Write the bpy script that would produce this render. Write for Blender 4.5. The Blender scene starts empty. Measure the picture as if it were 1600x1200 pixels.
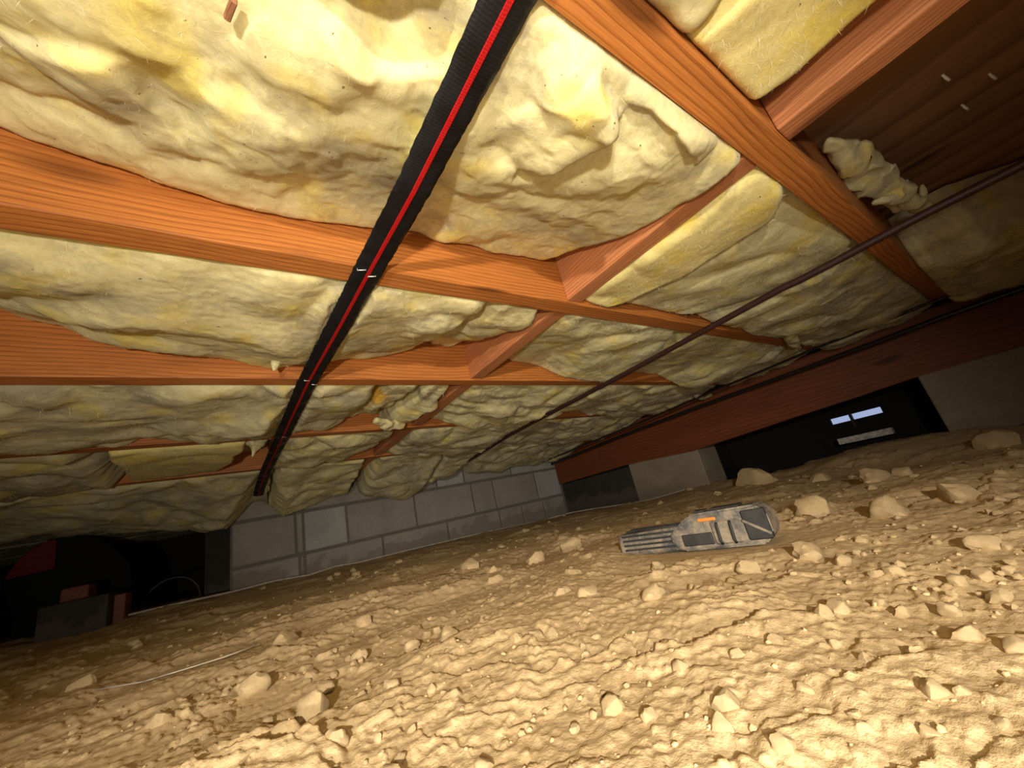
import bpy, bmesh, math, random
import numpy as np
from mathutils import Vector, Matrix

SC = bpy.context.scene
COL = SC.collection
random.seed(7)
RNG = np.random.default_rng(11)
CZ = 0.13                                   # height of the lens above the dirt (metres)

# ------------------------------------------------------------------ camera
YAW, PIT, ROL, FPX = math.radians(37.97786926), math.radians(17.43285209), math.radians(-13.05638793), 600.0
_f = Vector((math.sin(YAW)*math.cos(PIT), math.cos(YAW)*math.cos(PIT), math.sin(PIT)))
_r0 = Vector((math.cos(YAW), -math.sin(YAW), 0)); _u0 = _r0.cross(_f)
CR = math.cos(ROL)*_r0 + math.sin(ROL)*_u0
CU = -math.sin(ROL)*_r0 + math.cos(ROL)*_u0
CF = _f
cam = bpy.data.cameras.new('camera'); camo = bpy.data.objects.new('camera', cam); COL.objects.link(camo)
camo.matrix_world = Matrix(((CR.x, CU.x, -CF.x, 0), (CR.y, CU.y, -CF.y, 0), (CR.z, CU.z, -CF.z, CZ), (0, 0, 0, 1)))
cam.sensor_width = 36; cam.lens = FPX/1600*36; cam.clip_start = 0.005; cam.clip_end = 60
SC.camera = camo

# ------------------------------------------------------------------ world (daylight outside the vent), lamps, exposure
wd = bpy.data.worlds.new('outside'); SC.world = wd; wd.use_nodes = True
wd.node_tree.nodes['Background'].inputs[0].default_value = (0.55, 0.66, 1.0, 1)
wd.node_tree.nodes['Background'].inputs[1].default_value = 0.55

def lamp(name, kind, loc, power, radius, color, aim=None, size=None, blend=1.0):
    l = bpy.data.lights.new(name, kind); o = bpy.data.objects.new(name, l); COL.objects.link(o)
    l.energy = power; l.shadow_soft_size = radius; l.color = color
    o.location = loc
    if kind == 'SPOT':
        l.spot_size = math.radians(size); l.spot_blend = blend
        o.rotation_euler = Vector(aim).to_track_quat('-Z', 'Y').to_euler()
    return o
# the phone's flash just below its lens; behind it two added fill spots, one turned on the dirt, one on the joists
WARM = (1.0, 0.935, 0.83)
lamp('phone_flash', 'SPOT', (0.004, -0.008, CZ-0.020), 1.4, 0.005, WARM, CF, 165, 1.0)
lamp('dirt_fill', 'SPOT', (-0.34, -0.45, CZ+0.175), 55.0, 0.012, WARM, Vector((0.90, 1.0, -0.36)), 84, 1.0)  # added fill to brighten the dirt, no real lamp stands here
lamp('joist_fill', 'SPOT', (-0.26, -0.34, CZ-0.06), 29.0, 0.02, WARM, Vector((0.56, 1.0, 0.36)), 106, 1.0)  # added fill to lift the joists and far wool, not a real source

SC.view_settings.view_transform = 'Standard'; SC.view_settings.look = 'None'
SC.view_settings.exposure = 0.20; SC.view_settings.gamma = 1.0
SC.view_settings.use_curve_mapping = False

# ------------------------------------------------------------------ helpers
def ray(px, py):
    return (px-800)/FPX*CR - (py-600)/FPX*CU + CF
def on_z(px, py, z):                         # z measured from the lens height
    r = ray(px, py); k = z/r.z
    return Vector((r.x*k, r.y*k, z+CZ))
def link(name, me, mat=None, parent=None):
    o = bpy.data.objects.new(name, me); COL.objects.link(o)
    if mat is not None and not me.materials: me.materials.append(mat)
    if parent is not None: o.parent = parent
    return o
def tag(o, label=None, cat=None, group=None, kind=None):
    if label: o['label'] = label
    if cat: o['category'] = cat
    if group: o['group'] = group
    if kind: o['kind'] = kind
    return o
def empty(name, loc, label, cat, group=None, rot=0.0):
    o = bpy.data.objects.new(name, None); COL.objects.link(o); o.location = loc; o.rotation_euler = (0, 0, rot)
    o.empty_display_size = 0.05
    return tag(o, label, cat, group)
def np_mesh(name, V, F, smooth=True):
    V = np.asarray(V, np.float32); F = np.asarray(F, np.int32)
    me = bpy.data.meshes.new(name); n = F.shape[1]
    me.vertices.add(len(V)); me.vertices.foreach_set('co', V.ravel())
    me.loops.add(F.size); me.loops.foreach_set('vertex_index', F.ravel())
    me.polygons.add(len(F)); me.polygons.foreach_set('loop_start', np.arange(0, F.size, n, dtype=np.int32))
    me.polygons.foreach_set('loop_total', np.full(len(F), n, np.int32))
    if smooth: me.polygons.foreach_set('use_smooth', np.ones(len(F), bool))
    me.update(calc_edges=True); me.validate()
    return me
def bm_mesh(name, bm, smooth=False):
    me = bpy.data.meshes.new(name)
    bmesh.ops.recalc_face_normals(bm, faces=bm.faces)
    bm.to_mesh(me); bm.free()
    if smooth:
        me.polygons.foreach_set('use_smooth', np.ones(len(me.polygons), bool))
    return me
def add_box(bm, x0, x1, y0, y1, z0, z1, bevel=0.0, seg=1):
    vs = [bm.verts.new((x, y, z)) for z in (z0, z1) for y in (y0, y1) for x in (x0, x1)]
    fs = [bm.faces.new([vs[i] for i in q]) for q in ((0, 2, 3, 1), (4, 5, 7, 6), (0, 1, 5, 4), (2, 6, 7, 3), (0, 4, 6, 2), (1, 3, 7, 5))]
    if bevel > 0:
        es = {e for f in fs for e in f.edges}
        bmesh.ops.bevel(bm, geom=list(es), offset=bevel, segments=seg, profile=0.6, affect='EDGES')
    return vs
def box_obj(name, dims, mat, parent=None, bevel=0.0, seg=1):
    bm = bmesh.new(); add_box(bm, *dims, bevel=bevel, seg=seg)
    return link(name, bm_mesh(name, bm), mat, parent)
def tube_mesh(name, pts, r, n=10):
    pts = [Vector(p) for p in pts]; V = []; F = []
    for i, p in enumerate(pts):
        t = (pts[min(i+1, len(pts)-1)] - pts[max(i-1, 0)]).normalized()
        a = t.cross(Vector((0, 0, 1))) if abs(t.z) < .9 else t.cross(Vector((1, 0, 0)))
        a.normalize(); b = t.cross(a)
        for k in range(n):
            q = 2*math.pi*k/n; V.append(p + r*(math.cos(q)*a + math.sin(q)*b))
    for i in range(len(pts)-1):
        for k in range(n):
            F.append((i*n+k, i*n+(k+1) % n, (i+1)*n+(k+1) % n, (i+1)*n+k))
    bm = bmesh.new(); bv = [bm.verts.new(v) for v in V]
    for f in F: bm.faces.new([bv[i] for i in f])
    bm.faces.new(bv[:n]); bm.faces.new(bv[-n:])
    return bm_mesh(name, bm, True)

# gradient noise on numpy arrays
_P = np.random.default_rng(3).permutation(512).astype(np.int64)
_G = np.random.default_rng(4).normal(size=(512, 3)); _G /= np.linalg.norm(_G, axis=1)[:, None]
def _h(i, j, k): return _P[(_P[(_P[i & 511] + j) & 511] + k) & 511]
def pn(x, y, z=0.0):
    x, y, z = np.broadcast_arrays(np.asarray(x, float), np.asarray(y, float), np.asarray(z, float))
    xi, yi, zi = np.floor(x).astype(np.int64), np.floor(y).astype(np.int64), np.floor(z).astype(np.int64)
    fx, fy, fz = x-xi, y-yi, z-zi
    s = lambda t: t*t*t*(t*(t*6-15)+10)
    u, v, w = s(fx), s(fy), s(fz); out = 0
    for a in (0, 1):
        for b in (0, 1):
            for c in (0, 1):
                g = _G[_h(xi+a, yi+b, zi+c)]
                d = g[..., 0]*(fx-a) + g[..., 1]*(fy-b) + g[..., 2]*(fz-c)
                out = out + d*(u if a else 1-u)*(v if b else 1-v)*(w if c else 1-w)
    return out*1.5
def rnd2(i, j, s): return _h(i+s*17, j+s*31, s)/511.0
def domes(x, y, cell, dens, seed, rmin=.25, rmax=.5, flat=.6):
    """rough crumbs: height field of scattered lumps"""
    gx, gy = x/cell, y/cell
    gx = gx + .35*pn(gx*1.3, gy*1.3, seed+.5); gy = gy + .35*pn(gx*1.3, gy*1.3, seed+7.5)
    xi, yi = np.floor(gx).astype(np.int64), np.floor(gy).astype(np.int64)
    out = np.zeros_like(x)
    for a in (-1, 0, 1):
        for b in (-1, 0, 1):
            i, j = xi+a, yi+b
            cx, cy = i+rnd2(i, j, seed), j+rnd2(i, j, seed+1)
            r = rmin+(rmax-rmin)*rnd2(i, j, seed+2)**2
            r = np.where(rnd2(i, j, seed+3) < dens, r, 1e-3)
            d2 = ((gx-cx)**2+(gy-cy)**2)/(r*r)
            h = np.where(d2 < 1, np.sqrt(np.maximum(0, 1-d2)), 0)
            out = np.maximum(out, np.minimum(h, flat+.3*rnd2(i, j, seed+4))*r*cell)
    return out

# ------------------------------------------------------------------ materials
def new_mat(name):
    m = bpy.data.materials.new(name); m.use_nodes = True
    nt = m.node_tree; b = nt.nodes['Principled BSDF']
    return m, nt, b
def N(nt, t, **kw):
    n = nt.nodes.new(t)
    for k, v in kw.items():
        if k.startswith('i_'):
            key = k[2:]; n.inputs[int(key) if key.isdigit() else key.replace('_', ' ')].default_value = v
        else: setattr(n, k, v)
    return n
def ramp(nt, stops):
    n = nt.nodes.new('ShaderNodeValToRGB'); e = n.color_ramp.elements
    while len(e) < len(stops): e.new(0.5)
    for el, (p, c) in zip(e, stops):
        el.position = p; el.color = (*c, 1) if len(c) == 3 else c
    return n
def mixc(nt, fac, a, b, mode='MIX'):
    n = nt.nodes.new('ShaderNodeMix'); n.data_type = 'RGBA'; n.blend_type = mode
    for sock, v in ((n.inputs[0], fac), (n.inputs[6], a), (n.inputs[7], b)):
        if hasattr(v, 'is_output'): nt.links.new(v, sock)
        elif isinstance(v, (int, float)): sock.default_value = v
        else: sock.default_value = (*v, 1)
    return n.outputs[2]
def noise(nt, vec, scale, detail=4, rough=.55, dist=0.0):
    n = N(nt, 'ShaderNodeTexNoise'); n.inputs['Scale'].default_value = scale
    n.inputs['Detail'].default_value = detail; n.inputs['Roughness'].default_value = rough; n.inputs['Distortion'].default_value = dist
    nt.links.new(vec, n.inputs['Vector']); return n.outputs['Fac']
def bump(nt, b, h, strength, dist, prev=None):
    n = N(nt, 'ShaderNodeBump'); n.inputs['Strength'].default_value = strength; n.inputs['Distance'].default_value = dist
    nt.links.new(h, n.inputs['Height'])
    if prev is not None: nt.links.new(prev, n.inputs['Normal'])
    nt.links.new(n.outputs[0], b.inputs['Normal']); return n.outputs[0]
def mapped(nt, src, scale, rot=(0, 0, 0), rand=False):
    m = N(nt, 'ShaderNodeMapping'); m.inputs['Scale'].default_value = scale; m.inputs['Rotation'].default_value = rot
    nt.links.new(src, m.inputs['Vector'])
    if rand:
        oi = N(nt, 'ShaderNodeObjectInfo'); mu = N(nt, 'ShaderNodeMath', operation='MULTIPLY'); mu.inputs[1].default_value = 7.3
        nt.links.new(oi.outputs['Random'], mu.inputs[0]); nt.links.new(mu.outputs[0], m.inputs['Location'])
    return m.outputs[0]

def wood_mat(name, dark, light, axis='X', rough=.55, ring=55.0, knots=True, tint=None):
    m, nt, b = new_mat(name); tc = N(nt, 'ShaderNodeTexCoord'); co = tc.outputs['Object']
    rot = (0, 0, 0) if axis == 'X' else (0, 0, math.pi/2)
    base = mapped(nt, co, (1, 1, 1), rot, True)
    st = mapped(nt, base, (.9, 9, 9))
    warp = N(nt, 'ShaderNodeTexNoise'); warp.inputs['Scale'].default_value = 1.3; warp.inputs['Detail'].default_value = 2
    nt.links.new(mapped(nt, base, (1.1, 2.6, 2.6)), warp.inputs['Vector'])
    vadd = N(nt, 'ShaderNodeVectorMath', operation='MULTIPLY_ADD'); vadd.inputs[1].default_value = (0, .07, .07)
    nt.links.new(warp.outputs['Color'], vadd.inputs[0]); nt.links.new(base, vadd.inputs[2])
    wv = N(nt, 'ShaderNodeTexWave', wave_type='RINGS', rings_direction='X', wave_profile='SAW')
    wv.inputs['Scale'].default_value = ring; wv.inputs['Distortion'].default_value = .6; wv.inputs['Detail'].default_value = 1.0
    wv.inputs['Detail Scale'].default_value = .6
    nt.links.new(vadd.outputs[0], wv.inputs['Vector'])
    rr = ramp(nt, [(0, (0, 0, 0)), (.55, (.25,)*3), (.9, (1,)*3), (1, (.3,)*3)]); nt.links.new(wv.outputs['Fac'], rr.inputs[0])
    fine = noise(nt, mapped(nt, base, (4, 160, 160)), 3, 3, .6)
    big = noise(nt, st, .9, 3)
    c = mixc(nt, rr.outputs[0], light, dark)
    c = mixc(nt, .22, c, light)
    vk = N(nt, 'ShaderNodeTexVoronoi'); vk.inputs['Scale'].default_value = 1.0; nt.links.new(mapped(nt, vadd.outputs[0], (2.6, 9, 9)), vk.inputs['Vector'])
    kr = ramp(nt, [(.10, (.85,)*3), (.17, (0,)*3)]); nt.links.new(vk.outputs['Distance'], kr.inputs[0])
    c = mixc(nt, kr.outputs[0], c, tuple(v*.35 for v in dark))
    fr = ramp(nt, [(.35, (.78,)*3), (.65, (1.1,)*3)]); nt.links.new(fine, fr.inputs[0])
    c = mixc(nt, 1.0, c, fr.outputs[0], 'MULTIPLY')
    br = ramp(nt, [(.3, (.78, .75, .70)), (.7, (1.12, 1.10, 1.08))]); nt.links.new(big, br.inputs[0])
    c = mixc(nt, 1.0, c, br.outputs[0], 'MULTIPLY')
    dirt = noise(nt, mapped(nt, base, (1, 3, 3)), 6, 5, .7)
    dr = ramp(nt, [(.56, (0,)*3), (.74, (1,)*3)]); nt.links.new(dirt, dr.inputs[0])
    dm = N(nt, 'ShaderNodeMath', operation='MULTIPLY'); dm.inputs[1].default_value = .45; nt.links.new(dr.outputs[0], dm.inputs[0])
    c = mixc(nt, dm.outputs[0], c, tuple(v*.55 for v in dark))
    nt.links.new(c, b.inputs['Base Color']); b.inputs['Roughness'].default_value = rough
    b.inputs['Specular IOR Level'].default_value = .35
    p = bump(nt, b, rr.outputs[0], .25, .0012)
    bump(nt, b, fine, .25, .001, p)
    return m
M = {}
M['joist'] = wood_mat('fir', (.34, .095, .014), (.60, .22, .05), ring=52)
M['blocking'] = wood_mat('fir_pale', (.46, .15, .05), (.66, .27, .11), axis='Y', ring=70)
M['girder'] = wood_mat('fir_dark', (.13, .036, .010), (.23, .066, .020), axis='Y', ring=30)
M['panel'] = wood_mat('plywood', (.16, .075, .03), (.36, .185, .082), axis='Y', ring=4, rough=.75)
M['chip'] = wood_mat('chip_wood', (.22, .09, .04), (.34, .15, .07), ring=200)

def insul_mat(name, a, bcol, dust, dustlo=.50, dusthi=.66, stains=()):
    m, nt, b = new_mat(name); co = N(nt, 'ShaderNodeTexCoord').outputs['Object']
    w = N(nt, 'ShaderNodeTexNoise'); w.inputs['Scale'].default_value = 9; w.inputs['Detail'].default_value = 3
    nt.links.new(co, w.inputs['Vector'])
    va = N(nt, 'ShaderNodeVectorMath', operation='MULTIPLY_ADD'); va.inputs[1].default_value = (.05, .05, .05)
    nt.links.new(w.outputs['Color'], va.inputs[0]); nt.links.new(co, va.inputs[2]); v = va.outputs[0]
    n1 = noise(nt, v, 11, 6, .62, .6)
    r1 = ramp(nt, [(.36, bcol), (.62, a)]); nt.links.new(n1, r1.inputs[0])
    n4 = noise(nt, mapped(nt, v, (1, 1, 1), rand=True), 14, 2, .5)
    r4 = ramp(nt, [(.53, (0,)*3), (.68, (.85,)*3)]); nt.links.new(n4, r4.inputs[0])
    c = mixc(nt, r4.outputs[0], r1.outputs[0], (a[0]*.98, a[1]*.88, a[2]*.42))          # brighter yellow fresh glass
    n2 = noise(nt, mapped(nt, v, (1, 1.4, 1), rand=True), 7, 7, .7, .5)
    r2 = ramp(nt, [(dustlo, (0,)*3), (dusthi, (.8,)*3)]); nt.links.new(n2, r2.inputs[0])
    c = mixc(nt, r2.outputs[0], c, dust)
    n3 = noise(nt, v, 90, 5, .75, 1.2)
    r3 = ramp(nt, [(.3, (.86,)*3), (.6, (1.04,)*3)]); nt.links.new(n3, r3.inputs[0])
    c = mixc(nt, 1.0, c, r3.outputs[0], 'MULTIPLY')
    n5 = noise(nt, mapped(nt, v, (1, 1, 1), (.3, .2, .6)), 160, 2, .5)
    r5 = ramp(nt, [(.73, (0,)*3), (.76, (.8,)*3)]); nt.links.new(n5, r5.inputs[0])
    c = mixc(nt, r5.outputs[0], c, (.10, .07, .03))                                     # specks of dirt
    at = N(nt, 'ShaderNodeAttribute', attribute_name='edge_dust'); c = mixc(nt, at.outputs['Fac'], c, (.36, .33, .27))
    for (sx, sy, sr, scol) in stains:
        mp = N(nt, 'ShaderNodeMapping'); mp.inputs['Location'].default_value = (-sx/sr, -sy/sr, 0); mp.inputs['Scale'].default_value = (1/sr, 1/sr, 0)
        nt.links.new(v, mp.inputs['Vector']); ln = N(nt, 'ShaderNodeVectorMath', operation='LENGTH'); nt.links.new(mp.outputs[0], ln.inputs[0])
        rs = ramp(nt, [(.55, (.9,)*3), (1.0, (0,)*3)]); nt.links.new(ln.outputs['Value'], rs.inputs[0]); c = mixc(nt, rs.outputs[0], c, scol)
    nt.links.new(c, b.inputs['Base Color']); b.inputs['Roughness'].default_value = 1.0
    b.inputs['Specular IOR Level'].default_value = .03
    fib = noise(nt, mapped(nt, v, (60, 220, 120), (.2, .4, .9)), 2.4, 4, .7, .8)
    p = bump(nt, b, n3, .30, .0030)
    bump(nt, b, fib, .12, .001, p)
    b.inputs['Subsurface Weight'].default_value = .5; b.inputs['Subsurface Radius'].default_value = (.022, .018, .009); b.inputs['Subsurface Scale'].default_value = .6
    return m
M['batt'] = insul_mat('glass_wool', (.84, .755, .40), (.74, .65, .32), (.40, .35, .23), .47, .64)
M['batt_grey'] = insul_mat('glass_wool_dusty', (.76, .68, .38), (.62, .55, .31), (.34, .30, .21), .44, .62)
M['batt_yellow'] = insul_mat('glass_wool_fresh', (.86, .74, .30), (.78, .65, .26), (.46, .40, .22), .56, .72)

M['fibre'] = None
def _fibre():
    m, nt, b = new_mat('glass_fibre'); b.inputs['Base Color'].default_value = (.88, .82, .55, 1); b.inputs['Roughness'].default_value = .8; return m
M['fibre'] = _fibre()
_v = [on_z(*q, .362) for q in ((578, 622), (560, 634), (497, 640), (520, 645))]
M['batt_stained'] = insul_mat('glass_wool_stained', (.84, .755, .40), (.74, .65, .32), (.40, .35, .23), .47, .64, stains=((_v[0].x+.03, _v[0].y+.03, .045, (.72, .38, .03)), (_v[1].x+.03, _v[1].y+.03, .035, (.75, .45, .10)), (_v[2].x+.03, _v[2].y+.03, .045, (.34, .27, .12)), (_v[3].x+.03, _v[3].y+.03, .04, (.36, .28, .15))))
def dirt_mat(name='dry_dirt', k=1.0):
    m, nt, b = new_mat(name); co = N(nt, 'ShaderNodeTexCoord').outputs['Object']
    n1 = noise(nt, co, 5, 6, .65, .3); r1 = ramp(nt, [(.3, (.52*k, .37*k, .19*k)), (.7, (.64*k, .47*k, .255*k))]); nt.links.new(n1, r1.inputs[0])
    n2 = noise(nt, co, 130, 5, .7); r2 = ramp(nt, [(.3, (.82,)*3), (.65, (1.08,)*3)]); nt.links.new(n2, r2.inputs[0])
    c = mixc(nt, 1.0, r1.outputs[0], r2.outputs[0], 'MULTIPLY')
    vo = N(nt, 'ShaderNodeTexVoronoi'); vo.inputs['Scale'].default_value = 95; nt.links.new(co, vo.inputs['Vector'])
    r3 = ramp(nt, [(.10, (.7,)*3), (.16, (0,)*3)]); nt.links.new(vo.outputs['Distance'], r3.inputs[0])
    n4 = noise(nt, co, 24, 2); r4 = ramp(nt, [(.56, (0,)*3), (.62, (1,)*3)]); nt.links.new(n4, r4.inputs[0])
    f = N(nt, 'ShaderNodeMath', operation='MULTIPLY'); nt.links.new(r3.outputs[0], f.inputs[0]); nt.links.new(r4.outputs[0], f.inputs[1])
    c = mixc(nt, f.outputs[0], c, (.74, .60, .40))                                       # pale grit
    nt.links.new(c, b.inputs['Base Color']); b.inputs['Roughness'].default_value = 1; b.inputs['Specular IOR Level'].default_value = .08
    p = bump(nt, b, n2, .5, .003)
    n5 = noise(nt, co, 420, 3, .7); bump(nt, b, n5, .4, .001, p)
    return m
M['dirt'] = dirt_mat()
M['pebble'] = dirt_mat('pale_pebble', 1.25)

def concrete_mat(name, col, stain=.5):
    m, nt, b = new_mat(name); co = N(nt, 'ShaderNodeTexCoord').outputs['Object']
    n1 = noise(nt, mapped(nt, co, (1, 1, 1), rand=True), 6, 6, .7); r1 = ramp(nt, [(.3, tuple(c*.78 for c in col)), (.7, tuple(c*1.1 for c in col))]); nt.links.new(n1, r1.inputs[0])
    n2 = noise(nt, co, 210, 4, .7); r2 = ramp(nt, [(.3, (.85,)*3), (.65, (1.06,)*3)]); nt.links.new(n2, r2.inputs[0])
    c = mixc(nt, 1.0, r1.outputs[0], r2.outputs[0], 'MULTIPLY')
    # rising damp: a brown stain that stays near the foot of the wall
    gx = N(nt, 'ShaderNodeNewGeometry'); sp = N(nt, 'ShaderNodeSeparateXYZ'); nt.links.new(gx.outputs['Position'], sp.inputs[0])
    n3 = noise(nt, gx.outputs['Position'], 7, 5, .65)
    ad = N(nt, 'ShaderNodeMath', operation='MULTIPLY_ADD'); ad.inputs[1].default_value = -.28; nt.links.new(n3, ad.inputs[0]); nt.links.new(sp.outputs['Z'], ad.inputs[2])
    r3 = ramp(nt, [(.0, (stain,)*3), (.02, (0,)*3)])
    a2 = N(nt, 'ShaderNodeMath', operation='ADD'); a2.inputs[1].default_value = .07; nt.links.new(ad.outputs[0], a2.inputs[0]); nt.links.new(a2.outputs[0], r3.inputs[0])
    c = mixc(nt, r3.outputs[0], c, (.17, .14, .10))
    nt.links.new(c, b.inputs['Base Color']); b.inputs['Roughness'].default_value = .95; b.inputs['Specular IOR Level'].default_value = .15
    bump(nt, b, n2, .4, .002)
    return m
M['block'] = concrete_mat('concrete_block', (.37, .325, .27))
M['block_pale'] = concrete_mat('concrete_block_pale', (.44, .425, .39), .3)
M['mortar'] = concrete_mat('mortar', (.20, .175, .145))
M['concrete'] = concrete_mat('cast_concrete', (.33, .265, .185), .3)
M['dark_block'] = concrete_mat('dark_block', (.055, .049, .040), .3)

def plain(name, col, rough=.6, metal=0.0, spec=.4, nscale=40, amp=.25, bmp=.2):
    m, nt, b = new_mat(name); co = N(nt, 'ShaderNodeTexCoord').outputs['Object']
    n1 = noise(nt, co, nscale, 5, .65); r1 = ramp(nt, [(.3, tuple(c*(1-amp) for c in col)), (.7, tuple(c*(1+amp) for c in col))]); nt.links.new(n1, r1.inputs[0])
    nt.links.new(r1.outputs[0], b.inputs['Base Color']); b.inputs['Roughness'].default_value = rough; b.inputs['Metallic'].default_value = metal
    b.inputs['Specular IOR Level'].default_value = spec
    bump(nt, b, n1, bmp, .001)
    return m
M['pipe'] = plain('rusty_pipe', (.040, .014, .011), .5, 0, .4, 60)
M['black_pipe'] = plain('black_pipe', (.02, .014, .012), .28, 0, .5, 60)
M['cord'] = plain('dusty_cord', (.50, .44, .34), .8)
M['steel'] = plain('staple_steel', (.75, .72, .66), .35, .6)
M['white'] = plain('nail_tip', (.80, .76, .66), .6)
M['red_paint'] = plain('red_paint', (.16, .004, .003), .7)
M['near_black'] = plain('dark_shroud', (.008, .007, .007), .9)  # even near-black, shared by the vent well, hidden slabs and the shroud
M['wire'] = plain('grey_hose', (.10, .10, .09), .7)
M['sill'] = plain('dusty_sill', (.55, .50, .44), .9, 0, .2, 60, .5)
M['vent_frame'] = plain('vent_frame', (.03, .03, .035), .7)
M['orange'] = plain('orange_plastic', (.75, .25, .04), .5)

def dusty_plastic():
    m, nt, b = new_mat('dusty_black_plastic'); co = N(nt, 'ShaderNodeTexCoord').outputs['Object']
    n1 = noise(nt, co, 30, 7, .72, .4); r1 = ramp(nt, [(.40, (0,)*3), (.62, (1,)*3)]); nt.links.new(n1, r1.inputs[0])
    c = mixc(nt, r1.outputs[0], (.07, .068, .066), (.29, .23, .155))
    n2 = noise(nt, mapped(nt, co, (1, 1, 1), (.3, 0, .4)), 260, 3); r2 = ramp(nt, [(.62, (0,)*3), (.7, (.5,)*3)]); nt.links.new(n2, r2.inputs[0])
    c = mixc(nt, r2.outputs[0], c, (.42, .36, .26))
    nt.links.new(c, b.inputs['Base Color']); b.inputs['Roughness'].default_value = .62
    bump(nt, b, n1, .2, .001); return m
M['plastic'] = dusty_plastic()
M['plastic_dark'] = plain('black_rubber', (.035, .033, .030), .7, 0, .3, 40, .5)

def webbing(name, col, sheen, per):
    m, nt, b = new_mat(name); co = N(nt, 'ShaderNodeTexCoord').outputs['UV']
    wv = N(nt, 'ShaderNodeTexWave', wave_type='BANDS', bands_direction='X'); wv.inputs['Scale'].default_value = per; wv.inputs['Distortion'].default_value = .6
    nt.links.new(co, wv.inputs['Vector'])
    n1 = noise(nt, mapped(nt, co, (1, 1, 1)), 900, 2); n2 = noise(nt, co, 25, 3)
    r = ramp(nt, [(.35, tuple(c*.6 for c in col)), (.65, tuple(c*1.3 for c in col))]); nt.links.new(n1, r.inputs[0])
    nt.links.new(r.outputs[0], b.inputs['Base Color'])
    rg = ramp(nt, [(.42, (.75,)*3), (.6, (sheen,)*3)]); nt.links.new(n2, rg.inputs[0]); nt.links.new(rg.outputs[0], b.inputs['Roughness'])
    b.inputs['Specular IOR Level'].default_value = .28
    p = bump(nt, b, wv.outputs['Fac'], .22, .0005); bump(nt, b, n1, .35, .0006, p)
    return m
M['strap'] = webbing('black_webbing', (.008, .0072, .007), .40, 95)
M['stripe'] = webbing('red_thread', (.45, .006, .006), .55, 120)

# ------------------------------------------------------------------ the dirt floor
def ground_base(x, y):                       # slow shape, relative to the lens height
    x = np.asarray(x, float); y = np.asarray(y, float)
    z = -0.122 + 0*x
    far = np.clip((y-.6)/1.75, 0, 1)
    z = z + far*(0.037 - 0.027*np.clip(x, -1, 2.2))
    z = z - .022*np.clip(x-.6, 0, 1.5)*(1-far)
    z = z + .075*np.exp(-((x-2.15)/.33)**2 - ((y-.42)/.42)**2) + .03*np.exp(-((x-2.1)/.3)**2 - ((y-1.15)/.3)**2)
    z = z + .03*np.clip((-x-.6), 0, 1)*0
    return z
def ground_h(x, y):
    b = ground_base(x, y)
    r = np.hypot(x, y)
    z = b + .010*pn(x*2.6, y*3.4, 1.2) + .007*pn(x*7, y*9, 5.2)
    # crusted terraces: low ragged steps facing the back wall
    q = x*.615+y*.79; p_ = x*.79-y*.615
    t = q*8 + 1.5*pn(x*2.2, y*2.2, 9.1) + .6*pn(x*8, y*8, 3.3) + .22*pn(x*26, y*26, 2.2) + .09*pn(x*70, y*70, 2.7)
    fr = t-np.floor(t)
    mask = np.clip(pn(x*4, y*4, 14.1)*2+.45, 0, 1)
    z = z + .0105*mask*np.where(fr < .95, fr/.95, (1-fr)/.05)*np.clip(r/.5, .3, 1)
    t2 = q*21 - p_*3 + 1.6*pn(x*6, y*6, 19.1) + .6*pn(x*22, y*22, 13.3) + .22*pn(x*60, y*60, 11.3)
    f2 = t2-np.floor(t2); m2 = np.clip(pn(x*7, y*7, 24.1)*2+.35, 0, 1)
    z = z + .0040*m2*np.where(f2 < .92, f2/.92, (1-f2)/.08)
    t3 = q*52 + p_*6 + 1.8*pn(x*14, y*14, 29.1) + .7*pn(x*50, y*50, 23.3)
    f3 = t3-np.floor(t3); m3 = np.clip(pn(x*12, y*12, 34.1)*2+.25, 0, 1)
    z = z + .0026*m3*np.where(f3 < .9, f3/.9, (1-f3)/.1)
    cl_ = np.clip(pn(x*3.1, y*3.1, 33.3)*1.8+.5, 0, 1)
    z = z + .60*(.3+.7*cl_)*domes(x, y, .060, .30, 21, .10, .30, .42)
    z = z + .55*(.15+.85*cl_)*domes(x, y, .028, .45, 31, .12, .38, .45)
    z = z + .55*(.25+.75*cl_)*domes(x, y, .012, .50, 41, .12, .45, .6) + .5*domes(x, y, .0065, .40, 51, .15, .45, .6)
    z = z + .0014*pn(x*70, y*70, 3.1) + .0010*pn(x*160, y*160, 8.1)
    w = np.clip(1.6-np.hypot((x-TOOL[0])*1.0, (y-TOOL[1])*.7)/.085, 0, 1)         # flat where the tool was dropped
    return z*(1-w)+(b-.002)*w
TOOL = (.60, .38)
def build_floor():
    nr, na = 560, 1400
    rr = np.concatenate(([0.0], np.geomspace(.10, 6.2, nr)))
    aa = np.concatenate((np.linspace(-.75, 1.95, 1180, endpoint=False), np.linspace(1.95, 2*np.pi-.75, 220, endpoint=False)))
    R, A = np.meshgrid(rr[1:], aa, indexing='ij')
    X = np.clip((R*np.sin(A)).ravel(), -2.4, 2.75); Y = np.clip((R*np.cos(A)).ravel(), -1.5, 4.6)
    Z = ground_h(X, Y)
    V = np.stack([X, Y, Z+CZ], 1)
    i = np.arange(nr-1)[:, None]*na; j = np.arange(na)[None, :]; k = (np.arange(na)+1) % na
    F = np.stack([i+j, i+k[None, :], i+na+k[None, :], i+na+j], -1).reshape(-1, 4)[:, ::-1]
    # close the centre with a ring of quads onto a small disc
    c = len(V); V = np.vstack([V, [[0, 0, float(V[:na, 2].mean())]]])
    me = np_mesh('floor', V, F)
    o = link('floor', me, M['dirt']); tag(o, kind='structure')
    return o
build_floor()
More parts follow.
